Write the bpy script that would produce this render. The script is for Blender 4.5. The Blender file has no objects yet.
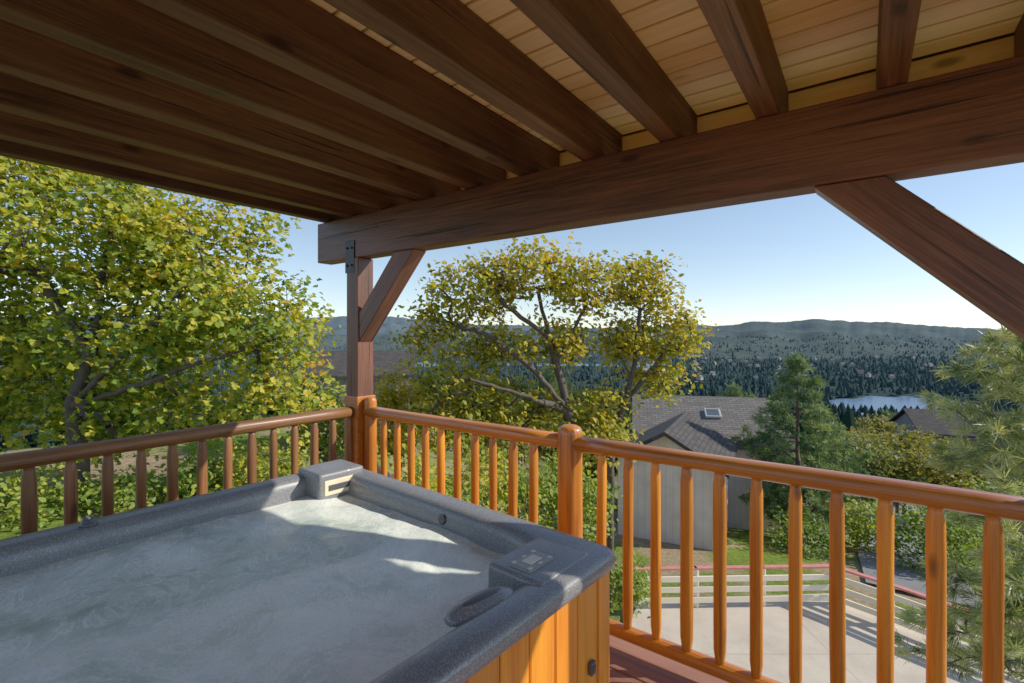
import bpy, bmesh, math, random
import numpy as np
from mathutils import Vector, Matrix
random.seed(7); RNG=np.random.default_rng(11)
C=bpy.context.scene.collection
SC=bpy.context.scene
F=480.0; HZ=335.0
def P(px,py,d): return Vector(((px-512)/F*d, d, (HZ-py)/F*d))
W={}
# ---------------------------------------------------------------- tagging
def tag(o,label=None,cat=None,group=None,kind=None):
    if label: o['label']=label
    if cat: o['category']=cat
    if group: o['group']=group
    if kind: o['kind']=kind
    return o
def empty(name,loc,label,cat,group=None):
    o=bpy.data.objects.new(name,None); C.objects.link(o); o.location=loc
    o.empty_display_size=.1
    W[o.name]=Matrix.Translation(Vector(loc))
    return tag(o,label,cat,group)
def link(name,me,mat,parent=None,M=None,smooth=False):
    o=bpy.data.objects.new(name,me); C.objects.link(o)
    if mat is not None: me.materials.append(mat)
    M=M or Matrix.Identity(4)
    if parent is not None:
        o.parent=parent
        o.matrix_parent_inverse=W[parent.name].inverted()
    o.matrix_basis=M
    W[o.name]=M.copy()
    if smooth:
        me.polygons.foreach_set('use_smooth',[True]*len(me.polygons))
    return o
def copy_tree(o,parent=None):
    c=o.copy(); C.objects.link(c)
    if parent is not None: c.parent=parent
    for ch in o.children: copy_tree(ch,c)
    return c
def pymesh(name,v,f,tone=None):
    me=bpy.data.meshes.new(name)
    me.from_pydata(v.tolist() if hasattr(v,'tolist') else v,[],f.tolist() if hasattr(f,'tolist') else f)
    if tone is not None:
        a=me.attributes.new('tone','FLOAT','POINT'); a.data.foreach_set('value',np.asarray(tone,dtype=np.float32))
    return me
def frame(p0,p1,up=Vector((0,0,1))):
    x=(p1-p0).normalized()
    if abs(x.dot(up))>.98: up=Vector((-.592,-.806,0))
    y=up.cross(x).normalized(); z=x.cross(y)
    return Matrix(((x.x,y.x,z.x,p0.x),(x.y,y.y,z.y,p0.y),(x.z,y.z,z.z,p0.z),(0,0,0,1)))
def boxmesh(boxes,bev=.004,seg=1,seed=0):
    bm=bmesh.new(); lay=bm.verts.layers.float.new('tone')
    rr=random.Random(seed)
    for b in boxes:
        t=b[6] if len(b)>6 else rr.random()
        vs=[]
        for x in b[0:2]:
            for y in b[2:4]:
                for z in b[4:6]:
                    v=bm.verts.new((x,y,z)); v[lay]=t; vs.append(v)
        for f in ((0,1,3,2),(4,6,7,5),(0,4,5,1),(2,3,7,6),(0,2,6,4),(1,5,7,3)):
            bm.faces.new([vs[i] for i in f])
    if bev: bmesh.ops.bevel(bm,geom=bm.edges[:],offset=bev,segments=seg,affect='EDGES',profile=.6)
    bmesh.ops.recalc_face_normals(bm,faces=bm.faces[:])
    me=bpy.data.meshes.new('m'); bm.to_mesh(me); bm.free(); return me
def member(name,p0,p1,w,h,mat,parent,bev=.006,up=Vector((0,0,1))):
    L=(p1-p0).length
    me=boxmesh([(0,L,-w/2,w/2,-h/2,h/2,0.0)],bev,2)
    return link(name,me,mat,parent,frame(p0,p1,up))
def lathe(prof,n=16,irr=0.0,seed=0,sy=1.0,sz=1.0,sq=1.0):
    rr=random.Random(seed); ph=rr.random()*6; v=[];f=[]
    for i,(x,r) in enumerate(prof):
        for k in range(n):
            a=2*math.pi*k/n
            q=r*(1+irr*math.sin(2*a+ph+x*3)+irr*.6*math.sin(3*a-ph+x*7))
            c,s=math.cos(a),math.sin(a)
            if sq!=1.0:
                c=math.copysign(abs(c)**sq,c); s=math.copysign(abs(s)**sq,s)
            v.append((x,q*c*sy,q*s*sz))
    for i in range(len(prof)-1):
        for k in range(n):
            f.append((i*n+k,i*n+(k+1)%n,(i+1)*n+(k+1)%n,(i+1)*n+k))
    f.append(tuple(range(n))[::-1]); m=(len(prof)-1)*n; f.append(tuple(m+k for k in range(n)))
    me=bpy.data.meshes.new('l'); me.from_pydata(v,[],f)
    bm=bmesh.new(); bm.from_mesh(me); bmesh.ops.recalc_face_normals(bm,faces=bm.faces[:]); bm.to_mesh(me); bm.free()
    return me
def log(name,p0,p1,r,mat,parent,irr=.03,seed=0,taper=0,n=14,sy=1,sz=1,sq=1,dome=False):
    L=(p1-p0).length
    if taper:
        pr=[(0,r*.72),(.035,r*.8),(.075,r*.97)]+[(.075+(L-.15)*i/6,r*(1+.03*math.sin(seed+i))) for i in range(1,6)]+[(L-.075,r*.97),(L-.035,r*.8),(L,r*.72)]
    elif dome:
        pr=[(0,r)]+[(L*i/8,r*(1+.02*math.sin(seed+i*2))) for i in range(1,7)]+[(L-.05,r),(L-.03,r*.97),(L-.014,r*.85),(L-.004,r*.6),(L,r*.25)]
    else:
        m=max(4,int(L/.25)); pr=[(L*i/m,r*(1+.025*math.sin(seed+i*1.3))) for i in range(m+1)]
    return link(name,lathe(pr,n,irr,seed,sy,sz,sq),mat,parent,frame(p0,p1),smooth=True)
# ---------------------------------------------------------------- materials
def newmat(name):
    m=bpy.data.materials.new(name); m.use_nodes=True; nt=m.node_tree; nt.nodes.clear()
    out=nt.nodes.new('ShaderNodeOutputMaterial'); b=nt.nodes.new('ShaderNodeBsdfPrincipled')
    nt.links.new(b.outputs[0],out.inputs[0]); return m,nt,b,out
def N(nt,t,**k):
    n=nt.nodes.new(t)
    for a,v in k.items():
        if a.startswith('i_'):
            n.inputs[a[2:].replace('_',' ')].default_value=v
        else: setattr(n,a,v)
    return n
def ramp(nt,fac,stops,interp='LINEAR'):
    r=nt.nodes.new('ShaderNodeValToRGB'); r.color_ramp.interpolation=interp
    e=r.color_ramp.elements
    while len(e)<len(stops): e.new(.5)
    for el,(p,c) in zip(e,stops):
        el.position=p; el.color=(c[0],c[1],c[2],1) if hasattr(c,'__len__') else (c,c,c,1)
    nt.links.new(fac,r.inputs[0]); return r.outputs[0]
def mixc(nt,f,a,b,mode='MIX'):
    m=nt.nodes.new('ShaderNodeMix'); m.data_type='RGBA'; m.blend_type=mode
    for s,v in ((0,f),(6,a),(7,b)):
        if isinstance(v,(int,float)): m.inputs[s].default_value=v
        elif isinstance(v,tuple): m.inputs[s].default_value=(*v,1) if len(v)==3 else v
        else: nt.links.new(v,m.inputs[s])
    return m.outputs[2]
def math_(nt,op,a,b=None):
    m=nt.nodes.new('ShaderNodeMath'); m.operation=op
    for i,v in enumerate((a,b)):
        if v is None: continue
        if isinstance(v,(int,float)): m.inputs[i].default_value=v
        else: nt.links.new(v,m.inputs[i])
    return m.outputs[0]
def bump(nt,b,h,s=.3,d=.01):
    n=N(nt,'ShaderNodeBump'); n.inputs['Strength'].default_value=s; n.inputs['Distance'].default_value=d
    nt.links.new(h,n.inputs['Height']); nt.links.new(n.outputs[0],b.inputs['Normal'])
def wood(name,dark,light,rough=.5,grain=1.0,coat=0.0,crack=.5,knots=True,bs=.4,vary=.36):
    m,nt,b,out=newmat(name)
    tc=N(nt,'ShaderNodeTexCoord'); oi=N(nt,'ShaderNodeObjectInfo'); at=N(nt,'ShaderNodeAttribute'); at.attribute_name='tone'
    off=math_(nt,'ADD',math_(nt,'MULTIPLY',oi.outputs['Random'],41.0),math_(nt,'MULTIPLY',at.outputs['Fac'],17.0))
    va=N(nt,'ShaderNodeVectorMath',operation='ADD'); nt.links.new(tc.outputs['Object'],va.inputs[0]); nt.links.new(off,va.inputs[1])
    def mp(s):
        k=N(nt,'ShaderNodeMapping'); k.inputs['Scale'].default_value=s; nt.links.new(va.outputs[0],k.inputs[0]); return k.outputs[0]
    g=N(nt,'ShaderNodeTexNoise',i_Scale=3.0*grain,i_Detail=9.0,i_Roughness=.65,i_Distortion=.6); nt.links.new(mp((.5,9,9)),g.inputs['Vector'])
    fg=N(nt,'ShaderNodeTexNoise',i_Scale=9.0*grain,i_Detail=5.0,i_Roughness=.7); nt.links.new(mp((.25,12,12)),fg.inputs['Vector'])
    st=N(nt,'ShaderNodeTexNoise',i_Scale=1.0,i_Detail=4.0); nt.links.new(mp((1,3,3)),st.inputs['Vector'])
    f=math_(nt,'ADD',math_(nt,'MULTIPLY',g.outputs[0],.42),math_(nt,'ADD',math_(nt,'MULTIPLY',st.outputs[0],.28),math_(nt,'MULTIPLY',fg.outputs[0],.30)))
    col=ramp(nt,f,[(.38,dark),(.62,light)])
    vv=math_(nt,'ADD',1-vary/2,math_(nt,'MULTIPLY',math_(nt,'FRACT',math_(nt,'ADD',math_(nt,'MULTIPLY',oi.outputs['Random'],7.3),math_(nt,'MULTIPLY',at.outputs['Fac'],5.1))),vary))
    vm=N(nt,'ShaderNodeVectorMath',operation='SCALE'); nt.links.new(col,vm.inputs[0]); nt.links.new(vv,vm.inputs['Scale']); col=vm.outputs[0]
    c=N(nt,'ShaderNodeTexNoise',i_Scale=2.2,i_Detail=3.0,i_Roughness=.5); nt.links.new(mp((.35,16,16)),c.inputs['Vector'])
    ck=ramp(nt,c.outputs[0],[(.31,1.0),(.36,0.0)])
    ckf=math_(nt,'MULTIPLY',ck,crack)
    col=mixc(nt,ckf,col,tuple(x*.2 for x in dark))
    if knots:
        vo=N(nt,'ShaderNodeTexVoronoi',i_Scale=1.0); nt.links.new(mp((2.1,5.5,5.5)),vo.inputs['Vector'])
        kn=ramp(nt,vo.outputs['Distance'],[(.06,1.0),(.14,0.0)])
        col=mixc(nt,math_(nt,'MULTIPLY',kn,.8),col,tuple(x*.25 for x in dark))
    nt.links.new(col,b.inputs['Base Color'])
    b.inputs['Roughness'].default_value=rough; b.inputs['Coat Weight'].default_value=coat; b.inputs['Coat Roughness'].default_value=.2
    b.inputs['Specular IOR Level'].default_value=.35
    bump(nt,b,math_(nt,'SUBTRACT',math_(nt,'ADD',g.outputs[0],fg.outputs[0]),ckf),bs,.006)
    return m
def plain(name,col,rough=.6,var=.2,scale=4.0,metal=0.0,bs=.1,coords='Object'):
    m,nt,b,out=newmat(name); tc=N(nt,'ShaderNodeTexCoord')
    n=N(nt,'ShaderNodeTexNoise',i_Scale=scale,i_Detail=6.0,i_Roughness=.6); nt.links.new(tc.outputs[coords],n.inputs['Vector'])
    c=ramp(nt,n.outputs[0],[(.3,tuple(x*(1-var) for x in col)),(.7,tuple(min(1,x*(1+var)) for x in col))])
    nt.links.new(c,b.inputs['Base Color']); b.inputs['Roughness'].default_value=rough; b.inputs['Metallic'].default_value=metal
    if bs: bump(nt,b,n.outputs[0],bs,.01)
    return m
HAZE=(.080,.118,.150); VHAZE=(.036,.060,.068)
def hazed(nt,col,scale=2600.0,mx=.92,hc=HAZE):  # aerial haze painted into the base colour, stronger with distance from the origin
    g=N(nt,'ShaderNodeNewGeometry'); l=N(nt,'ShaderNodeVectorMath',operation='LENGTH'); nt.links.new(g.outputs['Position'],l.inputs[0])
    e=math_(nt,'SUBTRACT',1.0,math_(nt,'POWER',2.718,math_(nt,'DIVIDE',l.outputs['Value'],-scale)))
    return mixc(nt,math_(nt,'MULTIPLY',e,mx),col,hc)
def leafmat(name,cols,trans=.35,rough=.55,haze=False,spec=.25):
    m,nt,b,out=newmat(name); at=N(nt,'ShaderNodeAttribute'); at.attribute_name='tone'
    c=ramp(nt,at.outputs['Fac'],[(i/(len(cols)-1),x) for i,x in enumerate(cols)])
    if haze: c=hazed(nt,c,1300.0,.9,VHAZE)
    nt.links.new(c,b.inputs['Base Color']); b.inputs['Roughness'].default_value=rough; b.inputs['Specular IOR Level'].default_value=spec
    if trans:
        t=N(nt,'ShaderNodeBsdfTranslucent'); tcx=mixc(nt,1.0,c,(1.6,1.5,.6),'MULTIPLY'); nt.links.new(tcx,t.inputs[0])
        mx=N(nt,'ShaderNodeMixShader'); mx.inputs[0].default_value=trans
        nt.links.new(b.outputs[0],mx.inputs[1]); nt.links.new(t.outputs[0],mx.inputs[2]); nt.links.new(mx.outputs[0],out.inputs[0])
    elif spec==0:
        df=N(nt,'ShaderNodeBsdfDiffuse'); nt.links.new(c,df.inputs[0]); nt.links.new(df.outputs[0],out.inputs[0]); nt.nodes.remove(b)
    return m
M={}
M['beam']=wood('stained_beam_wood',(.040,.011,.005),(.22,.066,.028),.5,crack=.85,coat=.05,bs=.6)
M['joist']=wood('dark_joist_wood',(.026,.011,.006),(.165,.070,.034),.6,crack=.8,bs=.6,vary=.5)
M['ceiling']=wood('ceiling_board_wood',(.84,.48,.17),(.98,.72,.36),.5,crack=.10,knots=True,bs=.15,vary=.20)
M['rail']=wood('glossy_log_rail_wood',(.24,.050,.004),(.56,.165,.011),.35,coat=.35,crack=.5)
M['balus']=wood('varnished_baluster_wood',(.36,.080,.004),(.76,.24,.012),.42,coat=.2,crack=.5,vary=.5)
M['railL']=wood('shade_tinted_log_wood',(.085,.029,.007),(.27,.10,.026),.5,coat=.12,crack=.6)  # darker copy of the rail wood, left side's shade painted into its colour
M['cab']=wood('spa_cabinet_wood',(.54,.115,.005),(.92,.31,.015),.45,coat=.2,crack=.5,grain=.8,vary=.6)
M['deck']=wood('painted_deck_wood',(.17,.060,.036),(.32,.13,.08),.6,crack=.5)
M['cover']=plain('dark_roof_sheathing',(.02,.009,.005),.9,.2,3)
M['metal']=plain('dark_bracket_metal',(.03,.03,.035),.5,.2,20,.7)
def shellmat():
    m,nt,b,out=newmat('speckled_grey_acrylic'); tc=N(nt,'ShaderNodeTexCoord')
    v=N(nt,'ShaderNodeTexNoise',i_Scale=230.0,i_Detail=3.0,i_Roughness=.8); nt.links.new(tc.outputs['Object'],v.inputs['Vector'])
    w=N(nt,'ShaderNodeTexNoise',i_Scale=5.0,i_Detail=5.0); nt.links.new(tc.outputs['Object'],w.inputs['Vector'])
    c=ramp(nt,v.outputs[0],[(.36,(.062,.062,.066)),(.5,(.120,.121,.128)),(.66,(.33,.335,.34))])
    c=mixc(nt,math_(nt,'MULTIPLY',w.outputs[0],.25),c,(.17,.17,.17))
    nt.links.new(c,b.inputs['Base Color'])
    r=ramp(nt,w.outputs[0],[(.35,.28),(.7,.46)]); nt.links.new(r,b.inputs['Roughness']); b.inputs['Coat Weight'].default_value=.15
    return m
M['shell']=shellmat()
M['shelld']=plain('charcoal_moulding',(.05,.05,.053),.45,.15,30)
M['cream']=plain('cream_plastic_insert',(.80,.66,.42),.4,.1,12)
M['panel']=plain('grey_panel_plastic',(.24,.24,.235),.35,.1,12)
M['button']=plain('pale_button_plastic',(.50,.48,.44),.4,.1,20)
M['display']=plain('pale_display_glass',(.62,.54,.36),.2,.1,20)
def watermat():
    m,nt,b,out=newmat('bubbling_spa_water'); tc=N(nt,'ShaderNodeTexCoord')
    o_=tc.outputs['Object']
    big=N(nt,'ShaderNodeTexNoise',i_Scale=1.5,i_Detail=4.0,i_Roughness=.55,i_Distortion=1.2); nt.links.new(o_,big.inputs['Vector'])
    fine=N(nt,'ShaderNodeTexNoise',i_Scale=3.4,i_Detail=10.0,i_Roughness=.66,i_Distortion=2.2); nt.links.new(o_,fine.inputs['Vector'])
    f2=N(nt,'ShaderNodeTexNoise',i_Scale=11.0,i_Detail=5.0,i_Roughness=.6,i_Distortion=1.0); nt.links.new(o_,f2.inputs['Vector'])
    tiny=N(nt,'ShaderNodeTexNoise',i_Scale=110.0,i_Detail=3.0,i_Roughness=.7); nt.links.new(o_,tiny.inputs['Vector'])
    ridge=math_(nt,'ABSOLUTE',math_(nt,'SUBTRACT',fine.outputs[0],.5))
    vein=ramp(nt,ridge,[(.0,1.0),(.035,0.0)])
    bigr=ramp(nt,big.outputs[0],[(.36,0.0),(.60,1.0)])
    f=math_(nt,'MULTIPLY',bigr,.34)
    f=math_(nt,'ADD',f,math_(nt,'MULTIPLY',vein,.20))
    f=math_(nt,'ADD',f,math_(nt,'MULTIPLY',fine.outputs[0],.50))
    f=math_(nt,'ADD',f,math_(nt,'MULTIPLY',math_(nt,'SUBTRACT',tiny.outputs[0],.5),.50))
    c=ramp(nt,f,[(.14,(.34,.42,.35)),(.34,(.58,.67,.57)),(.56,(.84,.90,.81)),(.82,(.99,.99,.95))])
    nt.links.new(c,b.inputs['Base Color'])
    r=ramp(nt,f,[(.2,.10),(.9,.45)]); nt.links.new(r,b.inputs['Roughness']); b.inputs['IOR'].default_value=1.33
    h=math_(nt,'ADD',math_(nt,'MULTIPLY',f2.outputs[0],.5),math_(nt,'ADD',math_(nt,'MULTIPLY',tiny.outputs[0],.14),math_(nt,'MULTIPLY',vein,.10)))
    bump(nt,b,h,.40,.02)
    return m
M['water']=watermat()
M['bark']=plain('rough_bark',(.060,.043,.031),.9,.45,9,bs=.6)
M['barkd']=plain('dark_pine_bark',(.08,.052,.037),.9,.4,9,bs=.6)
M['leafA']=leafmat('maple_leaf',[(.04,.09,.010),(.11,.18,.014),(.24,.29,.020),(.48,.42,.025),(.56,.32,.025)],.42)
M['leafB']=leafmat('oak_leaf',[(.05,.08,.010),(.13,.16,.014),(.28,.27,.020),(.48,.36,.025),(.50,.27,.02)],.42)
M['leafG']=leafmat('green_shrub_leaf',[(.035,.08,.010),(.08,.15,.014),(.17,.25,.025),(.32,.34,.03)],.35)
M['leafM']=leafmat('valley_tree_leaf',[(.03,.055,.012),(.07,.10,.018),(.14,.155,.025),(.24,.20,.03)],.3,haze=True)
M['needle']=leafmat('pine_needle',[(.04,.07,.025),(.11,.16,.055),(.27,.33,.12),(.56,.56,.26)],.25,.4)
M['needleM']=leafmat('blue_green_pine_needle',[(.022,.055,.022),(.055,.11,.045),(.12,.19,.07),(.24,.30,.11)],.3,.5)
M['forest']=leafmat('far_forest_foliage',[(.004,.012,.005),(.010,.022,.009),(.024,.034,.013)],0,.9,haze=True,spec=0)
# ---------------------------------------------------------------- deck frame axes
D0=3.91; th=math.radians(36.3)
U=Vector((math.cos(th),-math.sin(th),0)); V=Vector((-math.sin(th),-math.cos(th),0))
Cn=Vector((-.3167*D0,D0,0))
def L(t,r,z): return Cn+U*t+V*r+Vector((0,0,z))
DZ=-1.68
Mdk=Matrix(((U.x,V.x,0,Cn.x),(U.y,V.y,0,Cn.y),(0,0,1,0),(0,0,0,1)))
bx=[]
for i in range(30):
    r0=-.12+i*.145
    bx.append((-.15,5.2,r0,r0+.138,DZ-.04,DZ))
o=link('deck_floor',boxmesh(bx,.004,1,3),M['deck'],None,Mdk); tag(o,'red brown painted deck boards between the tub and the railing','deck floor',kind='structure')
o=link('deck_frame',boxmesh([(-.1,5.2,-.1,-.06,DZ-.30,DZ-.045),(-.14,-.10,-.1,4.2,DZ-.30,DZ-.045),(1.9,2.0,-.05,4.2,DZ-.3,DZ-.045)],.004),M['joist'],None,Mdk); tag(o,'dark joists under the deck boards','deck frame',kind='structure')
# ---- roof structure
roof=empty('deck_roof',L(0,0,DZ),'dark stained timber roof of beam, joists and pale boards over the tub','roof')
bm0,bm1=.62,.958
member('main_beam',L(-.50,0,(bm0+bm1)/2),L(5.2,0,(bm0+bm1)/2),.14,bm1-bm0,M['beam'],roof,.01)
js=[-.38]+[-.06+.4325*k for k in range(0,13)]
for t in js:
    member('joist',L(t,-.28,.96+.118),L(t,5.0,.96+.118),.092,.236,M['joist'],roof,.007)
bx=[]; rr=random.Random(5); pit=.128
for i in range(42):
    r0=-.30+i*pit; t=-.46-rr.random()*1.0
    while t<5.4:
        ln=.4325*rr.choice([3,4,6,8]); a=max(t,-.45); bnd=t+ln
        k=round((bnd+.06)/.4325); bnd=-.06+.4325*k
        if bnd-a>.1: bx.append((a+.002,min(bnd,5.4)-.002,r0+.007,r0+pit-.007,1.199,1.223))
        t=bnd
link('ceiling_boards',boxmesh(bx,.003,1,9),M['ceiling'],roof,Mdk)
link('eave_boards',boxmesh([(-.45,5.2,-.325,-.305,.962,1.072),(-.45,5.2,-.325,-.305,1.082,1.195)],.004,1,4),M['ceiling'],roof,Mdk)
member('fascia',L(-.45,-.345,1.1),L(5.2,-.345,1.1),.03,.28,M['beam'],roof)
link('roof_cover',boxmesh([(-.5,5.45,-.365,5.2,1.246,1.28)],.005),M['cover'],roof,Mdk)
member('post',L(0,0,DZ),L(0,0,bm0-.001),.15,.15,M['beam'],roof,.008,up=-V)
member('post',L(3.97,0,DZ-3),L(3.97,0,bm0-.001),.15,.15,M['beam'],roof,.008,up=-V)
def brace(ta,za,tb,zb,w=.15):
    d=Vector((tb-ta,zb-za)).normalized(); nrm=Vector((-d.y,d.x))*w/2
    def clip(t0,z0,horizontal,val):
        s=(val-z0)/d.y if horizontal else (val-t0)/d.x
        return (t0+d.x*s,z0+d.y*s)
    a=(ta+nrm.x,za+nrm.y); b=(ta-nrm.x,za-nrm.y)
    p=[clip(*a,False,ta),clip(*b,False,ta),clip(*b,True,zb),clip(*a,True,zb)]
    bm=bmesh.new(); v=[]
    fr=frame(L(ta,0,za),L(tb,0,zb)); inv=fr.inverted()
    for y in (-.065,.065):
        for q in p: v.append(bm.verts.new(inv@(L(q[0],y,q[1]))))
    bm.faces.new(v[:4]); bm.faces.new(v[4:][::-1])
    for i in range(4): bm.faces.new((v[i],v[4+i],v[4+(i+1)%4],v[(i+1)%4]))
    bmesh.ops.recalc_face_normals(bm,faces=bm.faces[:])
    bmesh.ops.bevel(bm,geom=bm.edges[:],offset=.005,segments=1,affect='EDGES')
    me=bpy.data.meshes.new('b'); bm.to_mesh(me); bm.free()
    link('brace',me,M['beam'],roof,fr)
brace(.077,.06,.60,bm0-.002,.16)
brace(3.893,-.02,3.26,bm0-.002,.17)
o=link('bracket',boxmesh([(-.09,.03,.071,.078,.50,.76)],.002),M['metal'],roof,Mdk)
for (a,z) in ((-.06,.70),(0,.70),(-.06,.56),(0,.56)):
    link('bolt',lathe([(0,.010),(.008,.010),(.011,.006)],8),M['metal'],o,frame(L(a,.078,z),L(a,.2,z)))
# ---- railings
RT=-.57
rR=empty('deck_railing',L(2,0,DZ),'varnished orange log railing running right from the corner post','railing')
def top_rail(p0,p1,mat,par,seed): return log('top_rail',p0,p1,.05,mat,par,.02,seed,n=16,sy=1.05,sz=.82,sq=.8)
top_rail(L(.10,0,RT-.041),L(1.90,0,RT-.045),M['rail'],rR,1)
top_rail(L(1.98,0,RT-.045),L(3.92,0,RT-.041),M['rail'],rR,2)
log('bottom_rail',L(.10,0,-1.585),L(1.90,0,-1.585),.038,M['rail'],rR,.03,3,sy=1.1)
log('bottom_rail',L(1.98,0,-1.585),L(3.92,0,-1.585),.038,M['rail'],rR,.03,4,sy=1.1)
log('rail_post',L(1.95,0,DZ-.25),L(1.95,0,-.515),.070,M['rail'],rR,.02,5,dome=True,n=20)
log('rail_post',L(.135,.0,DZ-.1),L(.135,.0,-.49),.05,M['rail'],rR,.02,6,dome=True,n=18)
k=0
for i in range(10):
    t=D0*(.077+.0397*i); k+=1
    log('baluster',L(t,0,-1.565),L(t+random.uniform(-.006,.006),0,RT-.07),.028+random.uniform(-.002,.002),M['balus'],rR,.04,k,1)
for i in range(11):
    t=D0*(.5483+.03945*i); k+=1
    log('baluster',L(t,0,-1.565),L(t+random.uniform(-.006,.006),0,RT-.07),.0285+random.uniform(-.002,.003),M['balus'],rR,.04,k,1)
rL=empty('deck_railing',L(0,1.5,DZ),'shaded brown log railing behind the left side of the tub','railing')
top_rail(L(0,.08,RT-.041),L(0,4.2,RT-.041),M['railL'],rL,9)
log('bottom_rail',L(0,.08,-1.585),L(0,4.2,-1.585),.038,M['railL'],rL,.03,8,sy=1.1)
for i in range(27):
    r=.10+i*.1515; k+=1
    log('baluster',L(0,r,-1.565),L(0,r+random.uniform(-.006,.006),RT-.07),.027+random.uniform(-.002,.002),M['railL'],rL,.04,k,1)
link('post_sleeve',boxmesh([(-.088,.088,-.088,.088,DZ,-.49)],.006,2),M['rail'],rR,Mdk)
# ---------------------------------------------------------------- hot tub
Fc=Vector((-1.018,2.925,0)); a_=Vector((.765,-.644,0)).normalized(); b_=Vector((a_.y,-a_.x,0))
A,B=1.845,2.12; ZT=-.77
def T(a,b,z): return Fc+a_*a+b_*b+Vector((0,0,ZT+z))
tub=empty('hot_tub',T(A/2,B/2,DZ-ZT),'square grey hot tub with orange wood cabinet in the deck corner','hot tub')
MTr=Matrix(((a_.x,-b_.x,0,Fc.x),(a_.y,-b_.y,0,Fc.y),(0,0,1,ZT),(0,0,0,1)))
def rrect(ins,rad,nc=12,ns=10):
    x0,x1,y0,y1=ins,A-ins,ins,B-ins
    cs=[((x0,y0),math.pi,rad[0]),((x1,y0),1.5*math.pi,rad[1]),((x1,y1),0,rad[2]),((x0,y1),.5*math.pi,rad[3])]
    sg=[(1,1),(-1,1),(-1,-1),(1,-1)]; pts=[]; arcs=[]
    for ((cx,cy),a0,r),(sx,sy) in zip(cs,sg):
        arcs.append([(cx+sx*r+r*math.cos(a0+.5*math.pi*i/nc),cy+sy*r+r*math.sin(a0+.5*math.pi*i/nc)) for i in range(nc+1)])
    for i in range(4):
        pts+=arcs[i]; e=arcs[i][-1]; s=arcs[(i+1)%4][0]
        pts+=[(e[0]+(s[0]-e[0])*j/ns,e[1]+(s[1]-e[1])*j/ns) for j in range(1,ns)]
    return pts
def lerp(a,b,t): return a+(b-a)*t
Ro=[.055]*4; Ri=[.16,.32,.18,.18]
def rings(prof):
    v=[];n=None
    for ins,z,t in prof:
        r=rrect(ins,[lerp(x,y,t) for x,y in zip(Ro,Ri)])
        n=len(r); v+=[(p[0],-p[1],z) for p in r]
    f=[]
    for i in range(len(prof)-1):
        for k in range(n): f.append((i*n+k,(i+1)*n+k,(i+1)*n+(k+1)%n,i*n+(k+1)%n))
    me=bpy.data.meshes.new('shell'); me.from_pydata(v,[],f)
    bm=bmesh.new(); bm.from_mesh(me); bmesh.ops.recalc_face_normals(bm,faces=bm.faces[:]); bm.to_mesh(me); bm.free()
    return me
prof=[(.03,-.066,0),(.012,-.063,0),(.002,-.055,0),(0,-.042,0),(0,-.026,0),(.004,-.013,0),(.012,-.004,0),(.025,0,.05),(.05,.003,.15),(.08,.001,.4),(.102,-.002,.7),(.118,-.008,.85),(.129,-.022,.95),(.136,-.045,1),(.142,-.09,1),(.15,-.16,1),(.18,-.24,1)]
me=rings(prof); bm=bmesh.new(); bm.from_mesh(me); bm.normal_update()
if sum(f.normal.z*f.calc_area() for f in bm.faces)<0: bmesh.ops.reverse_faces(bm,faces=bm.faces[:])
bm.to_mesh(me); bm.free()
link('shell_rim',me,M['shell'],tub,MTr,smooth=True)
link('basin',rings([(.18,-.24,1),(.23,-.38,1),(.5,-.42,1),(.55,-.75,1),(.8,-.8,1)]),M['shell'],tub,MTr,smooth=True)
bx=[]; pw=.128; ci=.030; zc0=DZ-ZT+.01; zc1=-.058
def planks(lo,hi):
    out=[];x=lo
    while x<hi-.02:
        e=min(x+pw,hi); out.append((x+.003,e-.003)); x=e
    return out
for (s,e) in planks(ci+.075,B-ci-.075): bx.append((A-ci-.022,A-ci-.004,-e,-s,zc0,zc1)); bx.append((ci+.004,ci+.022,-e,-s,zc0,zc1))
for (s,e) in planks(ci+.075,A-ci-.075): bx.append((s,e,-ci-.022,-ci-.004,zc0,zc1)); bx.append((s,e,-B+ci+.004,-B+ci+.022,zc0,zc1))
bmz=boxmesh(bx,.004,1,21)
RV=Matrix(((0,0,1,0),(0,1,0,0),(-1,0,0,0),(0,0,0,1)))
bmz.transform(RV); link('cabinet',bmz,M['cab'],tub,MTr@RV.inverted())
for (x0,x1) in ((ci-.002,ci+.075),(A-ci-.075,A-ci+.002)):
    for (y0,y1) in ((ci-.002,ci+.075),(B-ci-.075,B-ci+.002)):
        mm=boxmesh([(x0,x1,-y1,-y0,zc0,zc1,random.random())],.006,2); mm.transform(RV)
        link('cabinet_corner',mm,M['cab'],tub,MTr@RV.inverted())
link('base_tray',boxmesh([(ci+.03,A-ci-.03,-B+ci+.03,-ci-.03,zc0-.005,zc0+.03)],.003),M['shelld'],tub,MTr)
for (b,z) in ((.16,-.36),(.62,-.62)):
    o=link('cover_clip',boxmesh([(A-ci-.002,A-ci+.014,-b-.014,-b+.014,z-.022,z+.022)],.004,2),M['shelld'],tub,MTr)
    link('strap_slot',boxmesh([(A-ci+.014,A-ci+.018,-b-.008,-b+.008,z-.010,z+.010)],.001),M['shelld'],o,MTr)
def smoothall(o):
    for p_ in o.data.polygons: p_.use_smooth=True
def rblock(a0,a1,b0,b1,z0,z1,bev=.02): return boxmesh([(a0,a1,-b1,-b0,z0,z1,.3)],bev,4)
o=link('waterfall_block',rblock(.03,.27,.04,.31,-.14,.033,.022),M['shell'],tub,MTr); smoothall(o)
link('waterfall_spout',boxmesh([(.255,.276,-.28,-.07,-.085,-.005)],.006,2),M['cream'],o,MTr)
link('spout_slot',boxmesh([(.272,.279,-.26,-.09,-.062,-.030)],.002),M['shelld'],o,MTr)
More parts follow.
